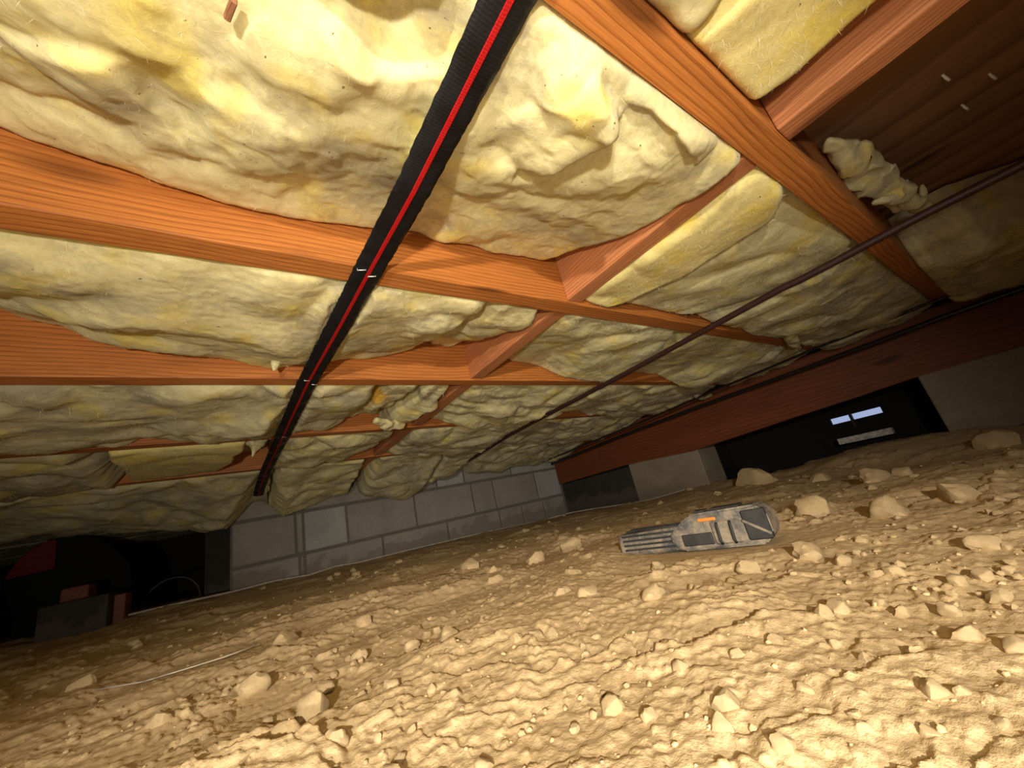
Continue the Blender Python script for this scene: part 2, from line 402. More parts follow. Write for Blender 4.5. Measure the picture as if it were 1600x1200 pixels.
def gz(x, y): return float(ground_h(np.array([x]), np.array([y]))[0]) + CZ

# ------------------------------------------------------------------ foundation walls
WY, WX = 2.35, 2.07
def block(parent, x0, x1, y0, y1, z0, z1, mat, bev=.004):
    return box_obj('concrete_block', (x0, x1, y0, y1, z0, z1), mat, parent, bev, 1)
wall_back = box_obj('wall_back', (-.012, 2.5, WY+.006, WY+.2, -.3, CZ+.50), M['mortar']); tag(wall_back, kind='structure')
g = .005
def course(z0, z1, xs, pale=(), dz=0):
    for i, (a, b) in enumerate(zip(xs[:-1], xs[1:])):
        j = random.uniform(-.0015, .0015)
        block(wall_back, a*WY+g, b*WY-g, WY+j, WY+.05, CZ+z0+g, CZ+z1-g, M['block_pale' if i in pale else 'block'])
course(-.40, -.198, [-.004, .115, .29, .46, .62, .79, .885])
course(-.193, .010, [-.004, .115, .125, .291, .462, .628, .710, .795, .885])
course(.014, .216, [-.004, .110, .125, .215, .381, .552, .625, .785, .885], pale=(2, 7))
course(.221, .42, [-.004, .113, .125, .30, .404, .45, .535, .70, .885], pale=(5, 7))
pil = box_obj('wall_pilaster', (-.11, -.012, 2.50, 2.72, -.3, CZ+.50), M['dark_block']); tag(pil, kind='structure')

wall_right = empty('wall_right', (WX, 1, 0), None, None); tag(wall_right, kind='structure')
def wr(name, dims, mat, bev=.004):
    o = box_obj(name, dims, mat, None, bev); o.parent = wall_right; o.matrix_parent_inverse = Matrix.Translation((-WX, -1, 0)); return o
# left of the vent well: blocks; right of it: cast concrete
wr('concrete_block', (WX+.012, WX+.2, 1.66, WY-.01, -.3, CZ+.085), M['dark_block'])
wr('concrete_block', (WX+.002, WX+.2, 1.17, 1.655, -.3, CZ+.098), M['concrete'])
wr('concrete_block', (WX, WX+.2, -.62, .242, -.3, CZ+.34), M['concrete'])
wr('concrete_block', (WX, WX+.2, -1.5, -.625, -.3, CZ+.34), M['concrete'])
wr('sky_leak_block', (WX+.05, WX+.2, -1.6, WY+.1, CZ+.18, CZ+.50), M['near_black'], 0)  # added unseen behind the girder to stop sky leaking through the gap
wr('lower_wall', (WX+.06, WX+.2, 1.2, WY+.1, -.3, CZ+.20), M['near_black'], 0)
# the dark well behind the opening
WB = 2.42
wr('well_side', (WX+.2, WB+.02, 1.17, 1.21, -.3, CZ+.42), M['near_black'], 0)
wr('well_side', (WX+.2, WB+.02, .20, .242, -.3, CZ+.42), M['near_black'], 0)
wr('well_top', (WX+.04, WB+.02, .2, 1.21, CZ+.16, CZ+.20), M['near_black'], 0)
# window_1: a narrow vent with one mullion, daylight behind
win = empty('window_1', (WB, .54, CZ+.05), None, None); tag(win, kind='structure')
def wp(name, dims, mat):
    o = box_obj(name, dims, mat); o.parent = win; o.matrix_parent_inverse = Matrix.Translation((-WB, -.54, -CZ-.05)); return o
ws0, ws1, wz0, wz1 = .445, .645, CZ+.040, CZ+.068
wp('backing_panel', (WB, WB+.02, .2, ws0, -.3, CZ+.2), M['near_black'])
wp('backing_panel', (WB, WB+.02, ws1, 1.21, -.3, CZ+.2), M['near_black'])
wp('backing_panel', (WB, WB+.02, ws0, ws1, -.3, wz0), M['near_black'])
wp('backing_panel', (WB, WB+.02, ws0, ws1, wz1, CZ+.2), M['near_black'])
wp('mullion', (WB-.006, WB+.012, .556, .566, CZ+.005, wz1+.004), M['vent_frame'])
# dusty sill below the slot, catching the daylight
o = wp('sill', (WX+.20, WX+.235, .418, .612, CZ-.056, CZ-.030), M['sill'])

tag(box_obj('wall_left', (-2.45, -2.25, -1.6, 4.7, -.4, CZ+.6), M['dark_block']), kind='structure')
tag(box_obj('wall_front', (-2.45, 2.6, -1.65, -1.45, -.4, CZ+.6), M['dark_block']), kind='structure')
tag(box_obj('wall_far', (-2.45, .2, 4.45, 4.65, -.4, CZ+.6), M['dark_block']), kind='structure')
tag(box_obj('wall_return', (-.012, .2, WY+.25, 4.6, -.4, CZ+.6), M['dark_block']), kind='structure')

# ------------------------------------------------------------------ ceiling: underside of the sub-floor panels
PZ = CZ+.495
ceiling = empty('ceiling', (0, 0, PZ), None, None); tag(ceiling, kind='structure')
tag(box_obj('sky_block_slab', (-2.5, 2.7, -1.7, 4.7, PZ+.03, PZ+.06), M['near_black']), kind='structure')  # added above the panels, unseen, to block sky at their seams
px = [-2.45, -1.23, -.01, 1.21, 2.6]
for a, b in zip(px[:-1], px[1:]):
    for c, d in ((-1.6, -.42), (-.417, 1.9), (1.903, 4.6)):
        o = box_obj('subfloor_panel', (a+.0015, b-.0015, c, d, 0, .02), M['panel'], ceiling)
for q in ((1475, 122), (1548, 120), (1505, 168), (1418, 285)):
    p = on_z(*q, .488)
    me = tube_mesh('nail_tip', [(p.x, p.y, .004), (p.x+.004, p.y-.002, -.007), (p.x+.010, p.y-.004, -.011)], .0022, 6)
    o = link('nail_tip', me, M['white'], ceiling)

# ------------------------------------------------------------------ joists and blocking
JZ = .355
JFAR = [-.31, .100, .492, .902, 1.360, 1.832, 2.335]
jl = ['fir joist crossing behind the lens above the bare sub-floor',
      'nearest orange fir joist, bold grain on its underside, crossing above the black strap',
      'second orange fir joist, long grain and dark knots, where two blocking boards meet',
      'third fir joist with a bright orange lower edge, dead level across the view',
      'fourth fir joist, half hidden by sagging wool with an orange stain beside it',
      'fifth fir joist, the last one clear of the block wall',
      'fir joist lying along the top of the block wall under the wool']
def joist(yf, x0, x1, label, mat, d=.14):
    bm = bmesh.new(); add_box(bm, x0, x1, -.038, 0, 0, d, .0025, 2)
    o = link('floor_joist', bm_mesh('floor_joist', bm), mat); o.location = (0, yf, CZ+JZ)
    tag(o, label, 'joist', 'floor joists'); return o
for yf, lb in zip(JFAR, jl): joist(yf, -2.2, 2.03, lb, M['joist'])
for k, yf in enumerate((2.80, 3.26, 3.72)):
    joist(yf, -2.2, -.02, ['fir joist in the dark beyond the end of the block wall', 'second fir joist in the dark beyond the block wall', 'third fir joist in the dark beyond the block wall'][k], M['joist'])
bl = ['pale fir blocking board beside the bare brown sub-floor panel', 'pale fir blocking board between the first and second joists', 'fir blocking board with wavy grain between the second and third joists',
      'short fir blocking board between the third and fourth joists', 'dark fir blocking board between the fourth and fifth joists', 'dark fir blocking board between the fifth joist and the block wall']
bx = [.537, .537, .535, .530, .520, .512]
for k in range(6):
    bm = bmesh.new(); a = JFAR[k]+.0005; b = JFAR[k+1]-.0385
    add_box(bm, bx[k], bx[k]+.038, a, b, CZ+JZ+.004, CZ+JZ+.14, .0025, 2)
    tag(link('blocking_board', bm_mesh('blocking_board', bm), M['blocking']), bl[k], 'blocking', 'blocking boards between the joists')

# girder along the right-hand foundation wall
bm = bmesh.new()
prof = [(-1.4, .13), (.10, .13), (.24, .128), (1.19, .076), (1.63, .098), (2.34, .090)]
lo = [(y, CZ+z) for y, z in prof]; hi = [(y, CZ+.345) for y, z in prof]
va = [[bm.verts.new((x, y, z)) for y, z in lo] for x in (WX-.012, WX+.04)]
vb = [[bm.verts.new((x, y, z)) for y, z in hi] for x in (WX-.012, WX+.04)]
n = len(prof)
for i in range(n-1):
    bm.faces.new([va[0][i], va[0][i+1], vb[0][i+1], vb[0][i]]); bm.faces.new([va[1][i], vb[1][i], vb[1][i+1], va[1][i+1]])
    bm.faces.new([va[0][i], va[1][i], va[1][i+1], va[0][i+1]]); bm.faces.new([vb[0][i], vb[0][i+1], vb[1][i+1], vb[1][i]])
for i in (0, n-1): bm.faces.new([va[0][i], vb[0][i], vb[1][i], va[1][i]])
tag(link('sill_girder', bm_mesh('sill_girder', bm), M['girder']), 'long dark reddish girder running over the black vent opening', 'girder')

# ------------------------------------------------------------------ insulation batts
def interp(pts, x):
    p = np.array(sorted(pts)); return np.interp(x, p[:, 0], p[:, 1])
# centre lines (y, x) and (y, z) of what hangs below the wool: strap, rusty pipe, thin cable, black pipe
STRAP = [(-.9, .178), (-.3, .174), (.0, .170), (.108, .164), (.30, .160), (.47, .151), (.60, .145), (.868, .130), (1.34, .119), (1.80, .106), (2.10, .097), (2.20, .095)]
STRAPZ = [(-1, .3460), (1.8, .3460), (2.0, .338), (2.1, .325), (2.3, .29)]
RUSTY = [(-1.2, .985), (-.11, .990), (.236, .992), (1.475, 1.070), (2.24, 1.19)]
RUSTYZ = [(-1.2, .325), (2.4, .325)]
PRESS = [(STRAP, STRAPZ, .0045, .0225), (RUSTY, RUSTYZ, .0085, .0095), ([(-2, 1.9), (3, 1.9)], [(-1.2, .335), (.45, .335), (1.345, .299), (2.3, .275)], .006, .008), ([(-2, 2.0), (3, 2.0)], [(-.1, .294), (.43, .288), (1.43, .278), (2.3, .25)], .0105, .012)]
def valley(px, py):
    p = on_z(px, py, .37); return p.x, p.y
def fuzz(parent, X, Y, Z, seed):
    """loose glass fibres lifting off the face of a batt"""
    rg = np.random.default_rng(seed); nx, ny = X.shape
    area = (X.max()-X.min())*(Y.max()-Y.min()); dist = max(.35, math.hypot(.5*(max(-.5, X.min())+X.max()), Y.mean()))
    n = int(min(9000, area*42000/dist))
    i = rg.integers(1, nx-2, n); j = rg.integers(1, ny-2, n)
    p = np.stack([X[i, j], Y[i, j], Z[i, j]+.0005], 1)
    du = np.stack([X[i+1, j]-X[i, j], Y[i+1, j]-Y[i, j], Z[i+1, j]-Z[i, j]], 1); dv = np.stack([X[i, j+1]-X[i, j], Y[i, j+1]-Y[i, j], Z[i, j+1]-Z[i, j]], 1)
    nr = np.cross(du, dv); nr /= np.linalg.norm(nr, axis=1)[:, None]+1e-9; nr *= np.where(nr[:, 2] > 0, -1, 1)[:, None]
    a = rg.uniform(0, 6.283, n)+1.5*pn(p[:, 0]*12, p[:, 1]*12, seed); t = np.stack([np.cos(a), np.sin(a), 0*a], 1); t -= nr*np.sum(t*nr, 1)[:, None]
    L = (.003+.011*rg.random(n)**3)*(.6+.5*dist); up = rg.uniform(.05, .42, n)
    q = p+t*L[:, None]*.55+nr*(L*up*.8)[:, None]; e = p+t*L[:, None]+nr*(L*up*(.6+.8*rg.random(n)))[:, None]
    w = .00016*(.5+.9*dist); s = np.cross(t, nr)*w
    V = np.concatenate([p-s, p+s, q+s*.8, q-s*.8, e], 0); k = np.arange(n)
    F = np.concatenate([np.stack([k, k+n, k+2*n], 1), np.stack([k, k+2*n, k+3*n], 1), np.stack([k+3*n, k+2*n, k+4*n], 1)], 0)
    f = link('loose_fibres', np_mesh('loose_fibres', V, F, False), M['fibre'], parent); f['kind'] = 'stuff'
def batt(label, X0, X1, Y0, Y1, zfar, znear, sag=.02, res=.006, seed=1, mat='batt', er=.03, amp=1.0, lumps=(), folds=(), ztop=.488, edge=.012, ragged=.012, group=None, dirty=0.0):
    f = lambda X, Y: interp(X, Y) if isinstance(X, (list, tuple)) else np.full_like(Y, X)
    ny = max(8, int((Y1-Y0)/res)); 
    x0m = np.min([p[1] for p in X0]) if isinstance(X0, (list, tuple)) else X0
    x1m = np.max([p[1] for p in X1]) if isinstance(X1, (list, tuple)) else X1
    nx = max(10, int((x1m-x0m)/res))
    v = np.linspace(0, 1, ny); u = np.linspace(0, 1, nx)
    U, Vv = np.meshgrid(u, v, indexing='ij')
    Y = Y0+Vv*(Y1-Y0); A = f(X0, Y); B = f(X1, Y)
    L = B-A
    Xr = A+U*L; rag = ragged*(1.3*pn(Y*11, Xr*6+seed*3.7, 1.1)+.35*pn(Y*22, Xr*14+seed*1.7, 2.1))
    X = A+U*L
    X = X + rag*(np.clip(1-U*L/.06, 0, 1)*-1 + np.clip(1-(1-U)*L/.06, 0, 1))
    zf = interp(zfar, X); zn = interp(znear, X)
    s = Vv*Vv*(3-2*Vv)
    z = zn+(zf-zn)*s - sag*(np.clip(4*Vv*(1-Vv), 0, 1))**.7
    # puffy lumps and creases
    wx = X+.06*pn(X*4.5, Y*4.5, seed+.3)+.012*pn(X*17, Y*17, seed+.9); wy = Y+.06*pn(X*4.5, Y*4.5, seed+5.3)+.012*pn(X*17, Y*17, seed+7.9)
    bl1 = np.abs(pn(wx*6.5, wy*8, seed+1.7)); bl2 = np.abs(pn(wx*15, wy*17, seed+2.9)); bl3 = np.abs(pn(wx*36, wy*40, seed+4.1))
    if Y0 > .85: amp = amp*1.3
    bl1 = np.sqrt(bl1**2+.012); bl2 = np.sqrt(bl2**2+.012)
    loc = .35+.65*np.clip(pn(X*5, Y*5, seed+50)*1.6+.5, 0, 1)
    z = z - amp*(.034*(bl1-.26) + .0062*loc*(bl2-.24) + .0015*loc*(bl3-.2) + .0012*pn(X*95, Y*95, seed) + .0007*pn(X*190, Y*190, seed+3))
    for (lx, ly, r, a) in lumps:
        d2 = ((X-lx)**2+(Y-ly)**2)/(r*r); z = z - a*np.where(d2 < 1, (1-d2)**1.5, 0)
    for (ax, ay, cx, cy, w, a) in folds:     # overhanging fold: steps down towards the right of the line a -> c
        dx, dy = cx-ax, cy-ay; ln = math.hypot(dx, dy); tx, ty = dx/ln, dy/ln
        t = ((X-ax)*tx+(Y-ay)*ty)/ln; d = (X-ax)*ty-(Y-ay)*tx + .008*pn(X*20, Y*20, seed+8)
        e = np.clip(1-((t-.5)/.62)**2, 0, 1)**.6
        z = z - a*e*np.where(d < 0, np.exp(-(d/w)**2), np.exp(-(d/(w*.12))**2))
    dv = np.minimum(Vv, 1-Vv)*(Y1-Y0); q = np.clip(1-dv/edge, 0, 1); z = z + edge*(1-np.sqrt(np.maximum(0, 1-q*q)))*.8
    de = np.minimum(U*L, (1-U)*L); q = np.clip(1-de/er, 0, 1); z = z + er*1.2*(1-np.sqrt(np.maximum(0, 1-q*q)))
    for (lx, lz, r, w) in PRESS:             # wool pressed up by the strap and the pipes
        xx = np.interp(Y, [q[0] for q in lx], [q[1] for q in lx]); zz = np.interp(Y, [q[0] for q in lz], [q[1] for q in lz])
        z = np.maximum(z, zz+r+.0025-1.1*np.maximum(0, np.abs(X-xx)-w))
    z = np.minimum(z, ztop-.012)
    m = np.clip(dv/.02, 0, 1)*np.clip(de/.02, 0, 1)
    X = X + m*.006*pn(X*40, Y*40, seed+20); Y = np.clip(Y + m*.006*pn(X*40, Y*40, seed+30), Y0, Y1)
    Vt = np.stack([X, Y, z+CZ], -1).reshape(-1, 3)
    i = np.arange(nx-1)[:, None]*ny; j = np.arange(ny-1)[None, :]
    F = np.stack([i+j, i+j+1, i+ny+j+1, i+ny+j], -1).reshape(-1, 4)
    ring = np.concatenate([np.arange(ny), np.arange(1, nx)*ny+ny-1, (nx-1)*ny+np.arange(ny-2, -1, -1), np.arange(nx-2, 0, -1)*ny])
    top = Vt[ring].copy(); top[:, 2] = ztop+CZ; b = len(Vt); nr = len(ring)
    cidx = b+nr
    Vt = np.vstack([Vt, top, [[(x0m+x1m)/2, (Y0+Y1)/2, ztop+CZ]]])
    k = np.arange(nr); k2 = (k+1) % nr
    side = np.stack([ring[k], b+k, b+k2, ring[k2]], -1)
    F = np.vstack([F, side])
    me = np_mesh('insulation_batt', Vt, F)
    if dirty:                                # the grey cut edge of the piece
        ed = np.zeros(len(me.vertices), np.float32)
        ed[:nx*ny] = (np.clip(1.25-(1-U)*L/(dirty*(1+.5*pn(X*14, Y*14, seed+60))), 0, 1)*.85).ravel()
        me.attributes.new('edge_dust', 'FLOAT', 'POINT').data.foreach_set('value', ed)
    o = link('insulation_batt', me, M[mat]); tag(o, label, 'insulation', group or 'glass wool batts between the joists')
    fuzz(o, X, Y, z+CZ, seed)
    return o
e1, e2 = .001, .039
def bay(k): return JFAR[k]+e1, JFAR[k+1]-e2
vl = valley
# bay of bare sub-floor, nearest
y0, y1 = bay(0)
batt('dull yellow wool batt above the near joist, beside the strap top', -1.2, .334, y0, y1, [(-1.2, .40), (.335, .355)], [(-1.2, .37), (.335, .36)], .005, .006, 3, er=.02)
batt('flat bright yellow batt end against the blocking beside the bare sub-floor', .345, [(-.3, .515), (.062, .480)], y0, y1, [(.3, .362), (.5, .366)], [(.3, .36), (.5, .36)], .0, .004, 5, 'batt_yellow', er=.012, amp=.35)
batt('dim wool batt beyond the bare sub-floor, above the black pipe', [(-.31, 1.50), (-.15, 1.44), (-.05, 1.36), (.062, 1.38)], 2.03, y0, y1, [(1.1, .37), (1.4, .345), (2.0, .33)], [(1.2, .36), (2, .34)], .03, .006, 7, 'batt_grey', er=.055)
# bay 0
y0, y1 = bay(1)
fl = []
def fold(p, q, w, a): 
    (ax, ay), (cx, cy) = vl(*p), vl(*q); fl.append((ax, ay, cx, cy, w, a))
fold((925, 90), (950, 165), .035, .030)
fold((950, 165), (840, 260), .030, .020)
fold((150, 95), (300, 260), .05, .012)
fold((20, 90), (185, 100), .06, .012)
fold((1080, 215), (985, 130), .03, .012)
lm = []
for q, r, a in (((70, 60), .075, .010), ((330, 160), .11, .006), ((600, 15), .045, -.035), ((665, 25), .04, -.02), ((450, 230), .07, .012), ((880, 110), .04, .016), ((840, 200), .05, .012),
                ((760, 290), .05, .012), ((960, 260), .06, .012), ((700, 240), .05, .008), ((520, 150), .08, .010), ((560, 60), .03, .012), ((820, 270), .02, -.012), ((230, 160), .05, -.012), ((390, 290), .06, .010)):
    x, y = vl(*q); lm.append((x, y, r, a))
batt('largest near wool batt, lumpy and pale yellow, sagging behind the black strap', -1.1, [(.10, .534), (.30, .534), (.38, .520), (.454, .500)], y0, y1,
     [(-1.1, .45), (-.6, .46), (-.182, .447), (-.14, .432), (-.067, .416), (-.016, .409), (.095, .414), (.224, .433), (.365, .433), (.454, .436), (.53, .44)],
     [(-1.1, .36), (-.1, .362), (.1, .358), (.3, .352), (.534, .346)], .012, .0030, 11, 'batt', er=.018, amp=.78, lumps=lm, folds=fl)
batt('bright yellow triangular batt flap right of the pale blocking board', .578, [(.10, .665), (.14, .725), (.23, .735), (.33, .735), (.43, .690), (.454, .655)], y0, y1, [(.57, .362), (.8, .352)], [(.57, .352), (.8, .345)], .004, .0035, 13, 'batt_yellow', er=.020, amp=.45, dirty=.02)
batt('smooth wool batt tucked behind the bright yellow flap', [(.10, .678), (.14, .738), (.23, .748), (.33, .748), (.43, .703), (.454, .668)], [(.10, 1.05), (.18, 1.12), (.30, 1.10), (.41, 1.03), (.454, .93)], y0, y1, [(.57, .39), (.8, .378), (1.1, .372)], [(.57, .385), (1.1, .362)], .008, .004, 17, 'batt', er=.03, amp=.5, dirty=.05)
batt('dim ragged batt crossed by the rusty pipe, third from the blocking', [(.10, 1.064), (.18, 1.134), (.30, 1.114), (.41, 1.044), (.454, .944)], 2.03, y0, y1, [(.9, .40), (1.2, .375), (1.4, .352), (1.7, .36), (2.03, .34)], [(.9, .38), (1.5, .362), (2.03, .345)], .020, .005, 19, 'batt_grey', er=.04)
# bay 1
y0, y1 = bay(2)
batt('long wool batt between second and third joists, left of the strap', -1.3, [(.49, .385), (.86, .395)], y0, y1,
     [(-1.3, .47), (-.6, .49), (-.303, .477), (-.26, .452), (-.152, .412), (.071, .378), (.15, .39), (.302, .421), (.427, .452)], [(-1.3, .37), (.43, .362)], .022, .004, 23, 'batt', er=.04)
batt('small torn tuft of wool beside the wavy grained blocking', .405, [(.49, .52), (.66, .532), (.75, .522), (.86, .50)], y0, y1, [(.4, .455), (.53, .447)], [(.4, .36), (.53, .36)], .012, .004, 27, 'batt', er=.02, ragged=.02)
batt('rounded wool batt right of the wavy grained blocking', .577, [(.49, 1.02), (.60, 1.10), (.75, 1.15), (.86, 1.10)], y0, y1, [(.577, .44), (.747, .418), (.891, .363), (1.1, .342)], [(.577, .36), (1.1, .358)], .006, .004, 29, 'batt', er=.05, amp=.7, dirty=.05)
batt('wool batt with a rolled lower lip under the rusty pipe', [(.49, 1.034), (.60, 1.114), (.75, 1.164), (.86, 1.114)], [(.49, 1.72), (.7, 1.78), (.86, 1.70)], y0, y1, [(1.0, .40), (1.42, .39), (1.65, .320), (1.8, .31)], [(1.0, .365), (1.8, .355)], .006, .005, 31, 'batt', er=.05, amp=.7, lumps=[(1.55, .80, .13, .02)])
batt('dark wool batt end by the girder between second and third joists', [(.49, 1.735), (.7, 1.795), (.86, 1.715)], 2.03, y0, y1, [(1.7, .37), (2.03, .33)], [(1.7, .36), (2.03, .35)], .01, .006, 33, 'batt_grey')
# bay 2
y0, y1 = bay(3)
batt('long drooping batt left of the strap above the fourth joist', -1.6, .30, y0, y1, [(-1.6, .35), (-.42, .351), (-.24, .360), (-.182, .378), (-.14, .37), (-.05, .343), (.05, .35), (.227, .379), (.30, .39)], [(-1.6, .36), (.3, .362)], .022, .005, 37, 'batt_grey', er=.03)
batt('wool batt with an orange rust stain right of the strap', .312, .415, y0, y1, [(.28, .38), (.37, .416), (.45, .42)], [(.28, .362), (.45, .36)], .012, .004, 41, 'batt_stained', er=.03)
batt('ragged pale batt end hanging beside the short blocking', .43, [(.90, .50), (1.1, .515), (1.32, .490)], y0, y1, [(.42, .375), (.46, .362), (.52, .352), (.56, .36)], [(.4, .36), (.6, .358)], .010, .004, 43, 'batt', er=.02, ragged=.02)
batt('wool batt with a yellow ridge right of the short blocking', .570, 1.145, y0, y1, [(.57, .40), (.66, .365), (.84, .338), (1.0, .335), (1.16, .33)], [(.57, .362), (1.16, .36)], .012, .005, 47, 'batt', er=.03, lumps=[(.78, 1.12, .10, .02)])
batt('torn wool batt past the rusty pipe above the fourth joist', 1.165, 2.03, y0, y1, [(1.15, .36), (1.35, .39), (1.5, .35), (1.8, .34), (2.03, .33)], [(1.15, .36), (2.03, .35)], .014, .006, 53, 'batt_grey', er=.05)
# bay 3
y0, y1 = bay(4)
batt('long dull batt above the fifth joist on the dark side', -1.9, .10, y0, y1, [(-1.9, .33), (-.553, .338), (-.32, .345), (-.27, .42), (-.047, .42), (.1, .42)], [(-1.9, .355), (-.35, .36), (-.27, .42), (.1, .42)], .006, .007, 59, 'batt_grey', er=.03)
batt('folded slab of fresh yellow wool showing above the fifth joist', -.26, [(1.36, .03), (1.6, -.01), (1.79, -.06)], y0, y1-.06, [(-.26, .350), (.05, .350)], [(-.26, .348), (.05, .348)], .010, .006, 61, 'batt_yellow', er=.008, amp=.25, ztop=.369, edge=.006)
batt('twisted wool batt right of the strap above the fifth joist', .115, .50, y0, y1, [(.09, .355), (.248, .343), (.35, .355), (.456, .384), (.5, .39)], [(.09, .358), (.5, .36)], .012, .005, 67, 'batt', er=.02)
batt('drooping wool batt below the dark blocking, left of the rusty pipe', .562, 1.13, y0, y1, [(.56, .37), (.7, .345), (.9, .325), (1.14, .325)], [(.56, .358), (1.14, .345)], .016, .006, 71, 'batt_grey', er=.03)
batt('wool batt past the rusty pipe above the fifth joist', 1.15, 2.03, y0, y1, [(1.1, .34), (1.3, .35), (1.6, .32), (2.03, .31)], [(1.1, .355), (2.03, .345)], .014, .007, 73, 'batt_grey', er=.03)
# bay 4, sagging against the block wall
y0, y1 = JFAR[5]+e1, WY-.002
batt('deep sagging wool on the dark side, by the end of the block wall', -2.1, .13, y0, y1-.04, [(-2.1, .31), (-.696, .305), (-.448, .268), (-.148, .212), (.02, .190), (.13, .205)], [(-2.1, .345), (.13, .345)], .010, .007, 79, 'batt_grey', er=.02)
batt('wool hanging over the block wall where the strap ends', .147, .50, y0, y1-.04, [(.12, .200), (.2, .212), (.31, .248), (.4, .258), (.50, .262)], [(.12, .34), (.5, .345)], .010, .006, 83, 'batt', er=.015)
batt('plump wool bulge over the middle of the block wall', .555, .918, y0, y1-.04, [(.55, .262), (.60, .235), (.75, .205), (.88, .200), (.93, .225)], [(.55, .345), (.93, .345)], .012, .006, 89, 'batt_grey', er=.03)
batt('wool above the corner of block wall and girder', .942, 2.03, y0, y1-.04, [(.93, .245), (1.12, .288), (1.4, .268), (1.624, .272), (2.03, .27)], [(.93, .345), (2.03, .33)], .012, .007, 97, 'batt_grey', er=.03)
for k, (a, b) in enumerate(((2.336, 2.76), (2.801, 3.22), (3.261, 3.68))):
    batt(['first wool batt in the dark beyond the block wall', 'second wool batt in the dark beyond the block wall', 'third wool batt in the dark beyond the block wall'][k],
         -2.1, -.13, a, b, [(-2.1, .318), (-.1, .318)], [(-2.1, .318), (-.1, .318)], .0, .012, 101+k, 'batt_grey', er=.05, amp=.35)

# torn scraps of wool
def scrap(name, pts, radii, label, seed, mat='batt_grey', res=14):
    V = []; F = []; P3 = [Vector(p) for p in pts]
    # resample
    Q = []; Rr = []
    for i in range(len(P3)-1):
        for t in np.linspace(0, 1, res, endpoint=False):
            Q.append(P3[i].lerp(P3[i+1], t)); Rr.append(radii[i]*(1-t)+radii[i+1]*t)
    Q.append(P3[-1]); Rr.append(radii[-1]); n = 22
    nq = len(Q)
    for i, p in enumerate(Q):
        t = (Q[min(i+1, nq-1)]-Q[max(i-1, 0)]).normalized(); a = t.cross(Vector((0, 0, 1))).normalized(); b = t.cross(a)
        e = i/(nq-1); cap = math.sqrt(max(0, 1-max(0, 1-2*e)**6))*(1 if e < .97 else .05)
        for k in range(n):
            q = 2*math.pi*k/n; d = math.cos(q)*a*1.1+math.sin(q)*b*.8; V.append((*p, *d, Rr[i]*cap))
    V = np.array(V); d = V[:, 3:6]; r = V[:, 6]; p = V[:, :3]+d*r[:, None]
    f3 = lambda k, o: np.stack([pn(p[:, 0]*k+o, p[:, 1]*k, p[:, 2]*k+seed), pn(p[:, 0]*k, p[:, 1]*k+o, p[:, 2]*k+seed+9), pn(p[:, 0]*k, p[:, 1]*k, p[:, 2]*k+seed+19+o)], 1)
    p = p+(f3(28, .3)*.6+f3(70, 3.3)*.18+f3(170, 7.3)*.12)*r[:, None]
    for i in range(nq-1):
        for k in range(n): F.append((i*n+k, i*n+(k+1) % n, (i+1)*n+(k+1) % n, (i+1)*n+k))
    o = link(name, np_mesh(name, p, F), M[mat]); return tag(o, label, 'insulation', 'torn scraps of glass wool')
def pz(px_, py_, z): return on_z(px_, py_, z)
def hang(c, h): return [c+Vector((.012, -.004, h*.8)), c+Vector((.005, -.002, h*.35)), c, c+Vector((-.005, .003, -h*.35))]
scrap('wool_scrap', [pz(1292, 218, .46), pz(1330, 245, .45), pz(1365, 285, .43), pz(1405, 310, .42), pz(1430, 318, .41)], [.014, .024, .026, .022, .014], 'torn grey wool scrap stuffed between near joist and bare sub-floor', 3)
scrap('wool_scrap', [pz(1362, 318, .41), pz(1400, 306, .41), pz(1440, 322, .40), pz(1462, 338, .40)], [.012, .015, .013, .008], 'thin curl of wool dangling by the rusty pipe', 5)
scrap('wool_scrap', [pz(1436, 326, .40), pz(1443, 305, .42), pz(1440, 288, .44)], [.010, .007, .003], 'pale wisp of wool standing up beside the rusty pipe', 7)
scrap('wool_scrap', hang(pz(433, 568, .365), .045), [.030, .021, .009, .0015], 'small tuft drooping over the third joist left of the strap', 9, 'batt')
scrap('wool_scrap', hang(pz(397, 704, .333), .055), [.040, .026, .010, .0015], 'pale wisp hanging left of the strap above the fifth joist', 13, 'batt')
scrap('wool_scrap', [pz(586, 655, .345), pz(605, 664, .342), pz(632, 666, .342)], [.012, .018, .014], 'rolled pale tuft on the fourth joist near the short blocking', 15, 'batt')
scrap('wool_scrap', [pz(1235, 520, .345), pz(1240, 536, .34), pz(1250, 545, .335)], [.022, .016, .004], 'ragged tuft hanging by the end of the second joist', 17)
scrap('wool_scrap', [pz(1085, 618, .325), pz(1100, 622, .322), pz(1112, 616, .325)], [.012, .016, .008], 'dusty tuft hanging off the rolled lower lip of wool', 19)

